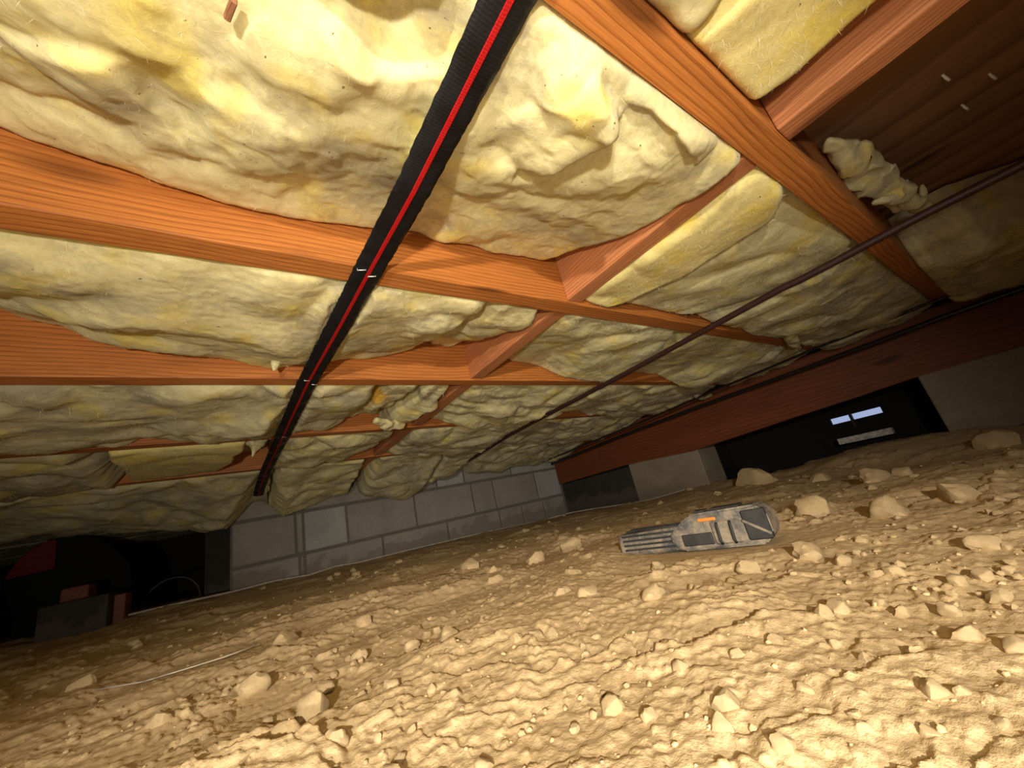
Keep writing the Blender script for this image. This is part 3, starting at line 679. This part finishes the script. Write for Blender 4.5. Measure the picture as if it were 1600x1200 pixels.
# ------------------------------------------------------------------ strap with red stripe
def strip(name, pts, w, th, mat, parent, off=0.0, ragged=0.0, arch=0.0, uvs=True):
    path = []
    for (a, b) in zip(pts[:-1], pts[1:]):
        L = (Vector(b)-Vector(a)).length; n = max(2, int(L/.004))
        for t in np.linspace(0, 1, n, endpoint=False): path.append(Vector(a).lerp(Vector(b), t))
    path.append(Vector(pts[-1])); m = 9; V = []; UV = []; s = 0; half = w/2
    for i, p in enumerate(path):
        if i: s += (p-path[i-1]).length
        t = (path[min(i+1, len(path)-1)]-path[max(i-1, 0)]).normalized(); a = t.cross(Vector((0, 0, 1))).normalized()
        tw = .06*math.sin(p.y*5+.6)
        for lay in (0, 1):
            for k in range(m):
                q = -1+2*k/(m-1)
                rg = ragged*(float(pn(p.y*130, q*3, 5.5))+.5*float(pn(p.y*40, q*3, 2.5))) if abs(q) > .9 else 0
                V.append(p+a*(q*half+rg*(1 if q > 0 else -1))+Vector((0, 0, (arch*q*q + tw*q*half*.5) - off + (th if lay else 0))))
                UV.append((s, q*half))
    F = []; st = 2*m
    for i in range(len(path)-1):
        for k in range(m-1):
            F.append((i*st+k, (i+1)*st+k, (i+1)*st+k+1, i*st+k+1)); F.append((i*st+m+k, i*st+m+k+1, (i+1)*st+m+k+1, (i+1)*st+m+k))
        F.append((i*st, i*st+m, (i+1)*st+m, (i+1)*st)); F.append((i*st+m-1, (i+1)*st+m-1, (i+1)*st+2*m-1, i*st+2*m-1))
    me = np_mesh(name, np.array([v[:] for v in V]), np.array(F))
    uv = me.uv_layers.new(name='UVMap'); li = np.empty(len(me.loops), np.int32); me.loops.foreach_get('vertex_index', li)
    uv.data.foreach_set('uv', np.array(UV, np.float32)[li].ravel())
    o = link(name, me, M[mat], parent); return o
SP = [Vector((x, y, CZ+float(np.interp(y, [q[0] for q in STRAPZ], [q[1] for q in STRAPZ])))) for y, x in STRAP]
strap = empty('strap', SP[3], 'black webbing strap with a red stripe stapled across the joists', 'strap')
inv = Matrix.Translation(-SP[3])
so = strip('webbing', SP, .0395, .0016, 'strap', strap, 0, .0011, .003); so.matrix_parent_inverse = inv
so = strip('red_stripe', SP, .0052, .0010, 'stripe', strap, .0008, .0001, 0); so.matrix_parent_inverse = inv; so['label'] = 'red stripe woven along the middle of the strap'
for (px_, py_, dx, dy) in ((565, 422, .010, -.004), (581, 432, .010, -.004), (480, 595, .011, .0), (492, 601, .011, 0), (444, 683, .012, 0)):
    p = on_z(px_, py_, JZ-.0098)
    me = tube_mesh('staple', [(p.x-dx/2, p.y-dy/2, p.z+.006), (p.x-dx/2, p.y-dy/2, p.z), (p.x+dx/2, p.y+dy/2, p.z), (p.x+dx/2, p.y+dy/2, p.z+.006)], .0008, 6)
    o = link('staple', me, M['steel'], strap); o.matrix_parent_inverse = inv

# ------------------------------------------------------------------ pipes and cables
def pipe(name, pts, r, mat, label, cat, n=12, group=None):
    P = []
    for a, b in zip(pts[:-1], pts[1:]):
        for t in np.linspace(0, 1, 12, endpoint=False): P.append(Vector(a).lerp(Vector(b), t)+Vector((0, 0, .0012*math.sin(a[1]*9+t*7))))
    P.append(Vector(pts[-1]))
    return tag(link(name, tube_mesh(name, P, r, n), M[mat]), label, cat, group)
pipe('rusty_pipe', [(x, y, CZ+.325) for y, x in RUSTY], .0078, 'pipe', 'long rusty brown pipe slung under the joists, nearest of three pipes', 'pipe', 12, 'pipes slung under the joists')
pipe('thin_pipe', [(1.90, -1.2, CZ+.335), (1.90, -.10, CZ+.339), (1.90, .45, CZ+.335), (1.90, 1.345, CZ+.299), (1.91, 2.3, CZ+.275)], .0055, 'black_pipe', 'thin dark cable between the rusty pipe and the girder', 'cable', 8, 'pipes slung under the joists')
pipe('black_pipe', [(2.0, -1.2, CZ+.296), (2.0, -.08, CZ+.294), (2.0, .43, CZ+.288), (2.0, 1.43, CZ+.278), (2.0, 2.3, CZ+.250)], .0100, 'black_pipe', 'glossy black pipe running along the top of the girder', 'pipe', 12, 'pipes slung under the joists')

def ground_line(pts, z, seed, wob=.004, n=26):
    P = []
    for (a, b) in zip(pts[:-1], pts[1:]):
        for t in np.linspace(0, 1, n, endpoint=False):
            q = Vector(a).lerp(Vector(b), t); P.append(Vector((q.x+wob*float(pn(q.x*6, q.y*6, seed)), q.y+wob*float(pn(q.x*6, q.y*6, seed+9)), q.z)))
    P.append(Vector(pts[-1])); return P
me = tube_mesh('white_cord', ground_line([(x, y, max(CZ+z, gz(x, y)+.006)) for x, y, z in [(-.346, 2.19, -.077), (-.22, 2.2, -.086), (-.009, 2.24, -.107), (.15, 2.27, -.107), (.30, 2.29, -.108), (.42, 2.3, -.12), (.529, 2.30, -.126), (.8, 2.31, -.13), (1.04, 2.31, -.138), (1.3, 2.31, -.15), (1.55, 2.31, -.150), (1.8, 2.29, -.15), (1.98, 2.2, -.155), (2.02, 2., -.15), (2.03, 1.8, -.15), (2.04, 1.55, -.14), (2.04, 1.3, -.14)]], 0, 3), .0045, 8)
tag(link('white_cord', me, M['cord']), 'pale dusty cord lying along the foot of the block wall', 'cord')
L = [on_z(x, y, -.112) for x, y in ((150, 1083), (225, 1065), (300, 1045), (350, 1028), (400, 1008))]
for p in L: p.z = max(gz(p.x, p.y)+.003, p.z)
tag(link('thin_wire', tube_mesh('thin_wire', L, .0010, 6), M['cord']), 'thin straight wire half buried in the dirt, left side', 'wire')

# ------------------------------------------------------------------ hand tool on the dirt
tx, ty = TOOL; ang = math.atan2(-.263, .05)
tz = float(ground_base(tx, ty))+CZ+.004
tool = empty('hand_tool', (tx, ty, tz), 'dusty black plastic hand tool with ribbed grip lying on the dirt', 'tool', None, ang); tool.scale = (.94, .94, .94)
def tp(name, bm, mat, smooth=False):
    return link(name, bm_mesh(name, bm, smooth), M[mat], tool)
# grip: x from -.15 to -.01 (x runs along the tool, -y faces the lens)
bm = bmesh.new(); add_box(bm, -.150, .0, -.022, .022, -.004, .036, .008, 3)
for v in bm.verts:
    if v.co.x < -.1: v.co.z -= .004
grip = tp('grip', bm, 'plastic')
for k in range(4):
    bm = bmesh.new(); z = .004+k*.0078; add_box(bm, -.138, -.030, -.0245, -.0215, z, z+.0032, .001)
    link('grip_rib', bm_mesh('grip_rib', bm), M['plastic_dark'], grip)
for k in range(4):
    bm = bmesh.new(); y = -.014+k*.0082; add_box(bm, -.132, -.025, y, y+.0038, .0345, .0372, .001)
    link('grip_rib', bm_mesh('grip_rib', bm), M['plastic_dark'], grip)
# body: a faceted housing
bm = bmesh.new()
prof = [(-.035, .002), (-.045, .014), (-.040, .026), (-.012, .046), (.012, .052), (.100, .053), (.112, .040), (.112, .010), (.098, -.004), (-.026, -.004)]
fa = [bm.verts.new((x, -.030, z)) for x, z in prof]; fb = [bm.verts.new((x*.96+.003, .032, z*.94)) for x, z in prof]
bm.faces.new(fa); bm.faces.new(fb[::-1])
for i in range(len(prof)):
    j = (i+1) % len(prof); bm.faces.new([fa[i], fb[i], fb[j], fa[j]])
bmesh.ops.recalc_face_normals(bm, faces=bm.faces)
bmesh.ops.bevel(bm, geom=list(bm.edges), offset=.0035, segments=2, affect='EDGES')
body = tp('housing', bm, 'plastic')
bm = bmesh.new(); add_box(bm, -.022, .028, -.0325, -.029, .004, .022, .0015); link('side_panel', bm_mesh('side_panel', bm), M['plastic_dark'], body)
bm = bmesh.new(); add_box(bm, .030, .072, -.0345, -.029, .003, .037, .002); lp = link('latch', bm_mesh('latch', bm), M['plastic'], body)
for x in (.040, .060):
    me = tube_mesh('latch_bar', [(x, -.0345, .004), (x, -.0385, .009), (x+.001, -.0385, .030), (x, -.0345, .035)], .0022, 8)
    link('latch_bar', me, M['plastic_dark'], tool)
bm = bmesh.new(); add_box(bm, .078, .1105, -.0335, -.020, .004, .047, .002); link('end_cap', bm_mesh('end_cap', bm), M['plastic_dark'], tool)
bm = bmesh.new(); add_box(bm, .074, .1135, -.0350, -.031, .020, .024, .001)
bmesh.ops.rotate(bm, verts=bm.verts, cent=(.094, -.033, .022), matrix=Matrix.Rotation(.6, 3, 'Y')); link('cap_ridge', bm_mesh('cap_ridge', bm), M['plastic'], tool)
bm = bmesh.new(); add_box(bm, .012, .040, -.0318, -.0285, .0385, .0435, .001); o = link('orange_button', bm_mesh('orange_button', bm), M['orange'], tool); o['label'] = 'small orange plastic button'
bm = bmesh.new(); add_box(bm, .005, .022, -.020, .002, .0515, .0545, .001); link('top_recess', bm_mesh('top_recess', bm), M['plastic_dark'], tool)
bm = bmesh.new(); add_box(bm, .030, .075, -.016, .010, .0515, .0545, .001); link('top_recess', bm_mesh('top_recess', bm), M['plastic_dark'], tool)

# ------------------------------------------------------------------ far dark corner
pier = box_obj('concrete_pier', (-.515, -.352, 2.05, 2.30, -.08, CZ+.028), M['dark_block'], None, .008, 2); tag(pier, 'squat grey concrete pier block in the dark corner', 'pier')
b1 = box_obj('wood_shim', (-.478, -.410, 2.09, 2.20, CZ+.028, CZ+.072), M['girder'], None, .003); tag(b1, 'larger brown wood shim on top of the concrete pier', 'wood block', 'wood shims')
b2 = box_obj('wood_shim', (-.350, -.318, 2.12, 2.24, CZ-.12, CZ+.016), M['girder'], None, .003); tag(b2, 'small brown wood block leaning against the pier side', 'wood block', 'wood shims')
red = empty('duct_housing', (-.58, 2.5, CZ+.15), 'dark round metal housing with a red front panel, in the corner', 'equipment')
ri = Matrix.Translation((.58, -2.5, -CZ-.15))
pts = [(-.74, .16), (-.70, .25), (-.64, .296), (-.55, .296), (-.46, .25), (-.38, .15), (-.36, .03), (-.70, .03)]
bm = bmesh.new(); fa = [bm.verts.new((x, 2.52, CZ+z)) for x, z in pts]; fb = [bm.verts.new((x, 2.95, CZ+z)) for x, z in pts]
bm.faces.new(fa); bm.faces.new(fb[::-1])
for i in range(len(pts)):
    j = (i+1) % len(pts); bm.faces.new([fa[i], fb[i], fb[j], fa[j]])
bmesh.ops.recalc_face_normals(bm, faces=bm.faces); bmesh.ops.bevel(bm, geom=list(bm.edges), offset=.01, segments=2, affect='EDGES')
o = link('shroud', bm_mesh('shroud', bm), M['near_black'], red); o.matrix_parent_inverse = ri
bm = bmesh.new(); pr = [(-.725, .165), (-.69, .245), (-.635, .286), (-.60, .288), (-.595, .175)]
fa = [bm.verts.new((x, 2.495, CZ+z)) for x, z in pr]; fb = [bm.verts.new((x, 2.525, CZ+z)) for x, z in pr]
bm.faces.new(fa); bm.faces.new(fb[::-1])
for i in range(len(pr)):
    j = (i+1) % len(pr); bm.faces.new([fa[i], fb[i], fb[j], fa[j]])
o = link('front_panel', bm_mesh('front_panel', bm), M['red_paint'], red); o.matrix_parent_inverse = ri; o['label'] = 'red painted metal front panel'
bm = bmesh.new(); add_box(bm, -.70, -.40, 2.56, 2.9, CZ-.16, CZ+.032)
o = link('stand', bm_mesh('stand', bm), M['near_black'], red); o.matrix_parent_inverse = ri
R0 = .115; c0 = Vector((-.245, 2.72, CZ-.075))
hp = [c0+Vector((R0*math.cos(t)*.95, .03*math.sin(t), R0*math.sin(t))) for t in np.linspace(0, 2*math.pi, 49)]
tag(link('hose_hoop', tube_mesh('hose_hoop', hp, .004, 8), M['wire']), 'thin grey hose hoop standing upright in the dark corner', 'hose')

# small wood bit at the wall top, chip stuck on the wool
tag(box_obj('wood_scrap', (.865, .935, 2.30, 2.345, CZ+.215, CZ+.285), M['chip'], None, .003), 'small brown wood wedge on the block wall under the wool', 'wood block')
p = on_z(360, 17, .345); d = on_z(364, 5, .345)-on_z(355, 30, .345)
bm = bmesh.new(); add_box(bm, -.0075, .0075, -.002, .002, -.001, .004, .0006); o = link('wood_chip', bm_mesh('wood_chip', bm), M['chip']); o.location = p; o.rotation_euler = (0, .1, math.atan2(d.y, d.x))
tag(o, 'brown wood chip stuck on the big near wool batt', 'chip')

# ------------------------------------------------------------------ clods on the dirt
protos = []
for s in range(10):
    bm = bmesh.new(); bmesh.ops.create_icosphere(bm, subdivisions=3, radius=1)
    co = np.array([v.co[:] for v in bm.verts])
    d = 1+.30*pn(co[:, 0]*1.1+s*5, co[:, 1]*1.1, co[:, 2]*1.1)+.14*pn(co[:, 0]*2.7, co[:, 1]*2.7+s*3, co[:, 2]*2.7)+.06*pn(co[:, 0]*7, co[:, 1]*7+s*3, co[:, 2]*7)
    co = co*d[:, None]
    rg = np.random.default_rng(100+s)                  # flat fracture faces
    for k in range(6):
        nrm = rg.normal(size=3); nrm[2] = abs(nrm[2])*.5; nrm /= np.linalg.norm(nrm); h = co@nrm; lim = rg.uniform(.60, .85)
        co = co-np.clip(h-lim, 0, None)[:, None]*nrm*.9
    co = co*(1+.07*pn(co[:, 0]*5+s, co[:, 1]*5, co[:, 2]*5)+.05*pn(co[:, 0]*11+s, co[:, 1]*11, co[:, 2]*11))[:, None]
    for v, c in zip(bm.verts, co): v.co = c
    me = bm_mesh('dirt_clod', bm, True); me.set_sharp_from_angle(angle=math.radians(38)); protos.append(me)
known = [(1220, 1143, 42), (1122, 1112, 38), (1502, 972, 40), (1577, 990, 40), (1262, 852, 50), (1312, 866, 30), (1390, 880, 26), (837, 870, 36), (875, 927, 30), (918, 924, 40), (1022, 927, 48), (837, 988, 36), (862, 985, 28),
         (912, 1010, 20), (807, 996, 26), (1282, 948, 32), (1305, 936, 40), (1150, 1012, 26), (1130, 1080, 50), (1527, 880, 30), (1490, 890, 28), (1452, 1062, 42), (1500, 1066, 30), (1030, 882, 32), (1170, 878, 36), (1300, 992, 24),
         (1167, 976, 22), (1210, 991, 30), (1400, 936, 24), (1370, 926, 18), (522, 1141, 46), (607, 1190, 46), (750, 1172, 32), (622, 1163, 18), (612, 1061, 32), (490, 1090, 60), (700, 986, 34), (445, 997, 44), (770, 893, 26), (736, 884, 34),
         (130, 1068, 40), (250, 1118, 36), (570, 966, 30), (400, 1061, 50), (505, 1056, 28), (1281, 744, 32), (1410, 740, 34), (1373, 745, 50), (1276, 792, 60), (1383, 790, 60), (1498, 763, 60), (1554, 690, 50), (1531, 836, 42), (1184, 745, 60), (878, 925, 30), (890, 848, 36),
         (560, 1015, 28), (640, 1000, 30), (1010, 1095, 26), (950, 1080, 40), (1345, 1015, 24), (1420, 1000, 26), (1470, 930, 30), (1550, 910, 30), (1330, 1100, 26), (1440, 1120, 30), (1560, 1110, 26), (1250, 1060, 30), (1060, 1030, 28)]
lab = {0: 'round pale dirt clod standing alone at the bottom of the view', 1: 'blunt dirt clod a little above the bottom round clod', 2: 'flat-topped round clod on the smooth dirt, far right', 4: 'broad clod just right of the black hand tool',
       30: 'tall blunt clod alone on the smooth dirt, lower left', 31: 'dark-shadowed clod at the bottom edge, left of centre', 35: 'broad pale flat clod, lower left of centre', 37: 'wedge clod beside the straight wire', 53: 'clod cluster piece in front of the black vent opening'}
cl = []
def clod(x, y, r, label, flat=.7, sink=.25, k=None):
    me = protos[k if k is not None else random.randrange(len(protos))]
    o = bpy.data.objects.new('dirt_clod', me); COL.objects.link(o)
    if not me.materials: me.materials.append(M['dirt'])
    sx = r*random.uniform(.9, 1.15)
    o.scale = (sx, r*random.uniform(.8, 1.05), r*flat)
    o.rotation_euler = (random.uniform(-.25, .25), random.uniform(-.25, .25), random.uniform(0, 6.28))
    o.location = (x, y, float(ground_h(np.array([x]), np.array([y]))[0])*.5+float(ground_base(x, y))*.5+CZ+r*flat*(.55-sink))
    tag(o, label, 'clod', 'loose dirt clods'); cl.append((x, y, r)); return o
def zone(x, y):
    return None
def zone_old(x, y):
    if y > 1.5: return 'small dirt clod on the floor near the block wall'
    if x > 1.3: return 'dirt clod on the slope below the black vent opening'
    if math.hypot(x-tx, y-ty) < .22: return 'small dirt clod lying close around the black hand tool'
    if x > .62: return 'small dirt clod between the hand tool and the vent opening'
    if x < .0: return 'small dirt clod on the shaded left part of the floor'
    if y < .34: return 'small tan dirt clod on the brightest dirt close to the lens'
    return 'small tan dirt clod on the middle of the dirt floor'
for i, (px_, py_, w) in enumerate(known):
    p = on_z(px_, py_+w*.12, -.119)
    for _ in range(4): p = on_z(px_, py_+w*.12, float(ground_base(p.x, p.y))+.006)
    depth = Vector((p.x, p.y, p.z-CZ)).dot(CF); r = w/2/FPX*depth
    clod(p.x, p.y, r*1.0, lab.get(i, zone(p.x, p.y)), .75, .30)
tries = 0
while len(cl) < 300 and tries < 6000:
    tries += 1
    px_, py_ = random.uniform(-40, 1640), random.uniform(700, 1200)
    r0 = ray(px_, py_)
    if r0.z > -.05: continue
    p = on_z(px_, py_, -.119); p = on_z(px_, py_, float(ground_base(p.x, p.y))); p = on_z(px_, py_, float(ground_base(p.x, p.y)))
    if p.x > 1.98 or p.y > 2.2 or p.x < -.55 or math.hypot(p.x-tx, p.y-ty) < .10: continue
    if -.6 < p.x < -.25 and p.y > 1.9: continue
    if float(pn(p.x*5, p.y*5, 40.2)) < -.12: continue
    depth = Vector((p.x, p.y, p.z-CZ)).dot(CF); r = random.choice((5, 6, 6, 7, 7, 8, 9, 11))/FPX*depth
    r = min(r, .026)
    if any((p.x-a)**2+(p.y-b)**2 < (.9*(r+c))**2 for a, b, c in cl): continue
    clod(p.x, p.y, r*.85, zone(p.x, p.y), random.uniform(.55, .8), .28)
# each clod's label: the biggest ones of every patch of floor by rank, the like crumbs of a patch together
patch = {}
for o in [q for q in bpy.data.objects if q.name.startswith('dirt_clod') and 'label' not in q]:
    v = o.location-Vector((0, 0, CZ)); dp = v.dot(CF); u_ = 800+FPX*v.dot(CR)/dp; w_ = 600-FPX*v.dot(CU)/dp
    col = ['far left', 'left', 'centre left', 'centre', 'centre right', 'right', 'far right'][int(min(6, max(0, u_/1600*7)))]
    ed = w_-(960-.2246*u_)+120                  # how far below the foot of the walls
    row = 'at the foot of the walls' if ed < 95 else 'behind the level of the hand tool' if ed < 170 else 'in the middle of the dirt' if ed < 290 else 'in the near dirt' if w_ < 1090 else 'along the bottom edge'
    patch.setdefault((col, row), []).append((o.scale[0]/dp, o))
for (col, row), L in patch.items():
    L.sort(key=lambda t: -t[0])
    for i, (_, o) in enumerate(L):
        rank = ['largest', 'second largest', 'third largest', 'fourth largest', 'fifth largest', 'sixth largest'][i] if i < 6 else None
        o['label'] = f'{rank} tan dirt clod {row}, {col} of the photo' if rank else f'small tan dirt crumb {row}, {col} of the photo'
# pale grit too small to pick apart
gv = []; gf = []
bm0 = bmesh.new(); bmesh.ops.create_icosphere(bm0, subdivisions=1, radius=1); bv = np.array([v.co[:] for v in bm0.verts]); bf = np.array([[v.index for v in f.verts] for f in bm0.faces]); bm0.free()
m = 1300; rr = .16+1.9*RNG.random(m)**1.5; aa = RNG.uniform(math.radians(-35), math.radians(105), m)
gx, gy = rr*np.sin(aa), rr*np.cos(aa); ok = (gx < 1.95) & (gy < 2.1) & (np.hypot(gx-TOOL[0], gy-TOOL[1]) > .17); gx, gy, rr = gx[ok], gy[ok], rr[ok]
gh = ground_h(gx, gy)+CZ
for i in range(len(gx)):
    s = (.0008+.0020*RNG.random()**3)*(.7+.6*rr[i])
    gv.append(bv*(1+.25*RNG.normal(size=(len(bv), 1)))*np.array([s, s*.9, s*.7])+[gx[i], gy[i], gh[i]+s*.2]); gf.append(bf+i*len(bv))
o = link('grit', np_mesh('grit', np.vstack(gv), np.vstack(gf)), M['dirt']); tag(o, 'fine loose grit scattered over the dirt floor', 'grit', None, 'stuff')
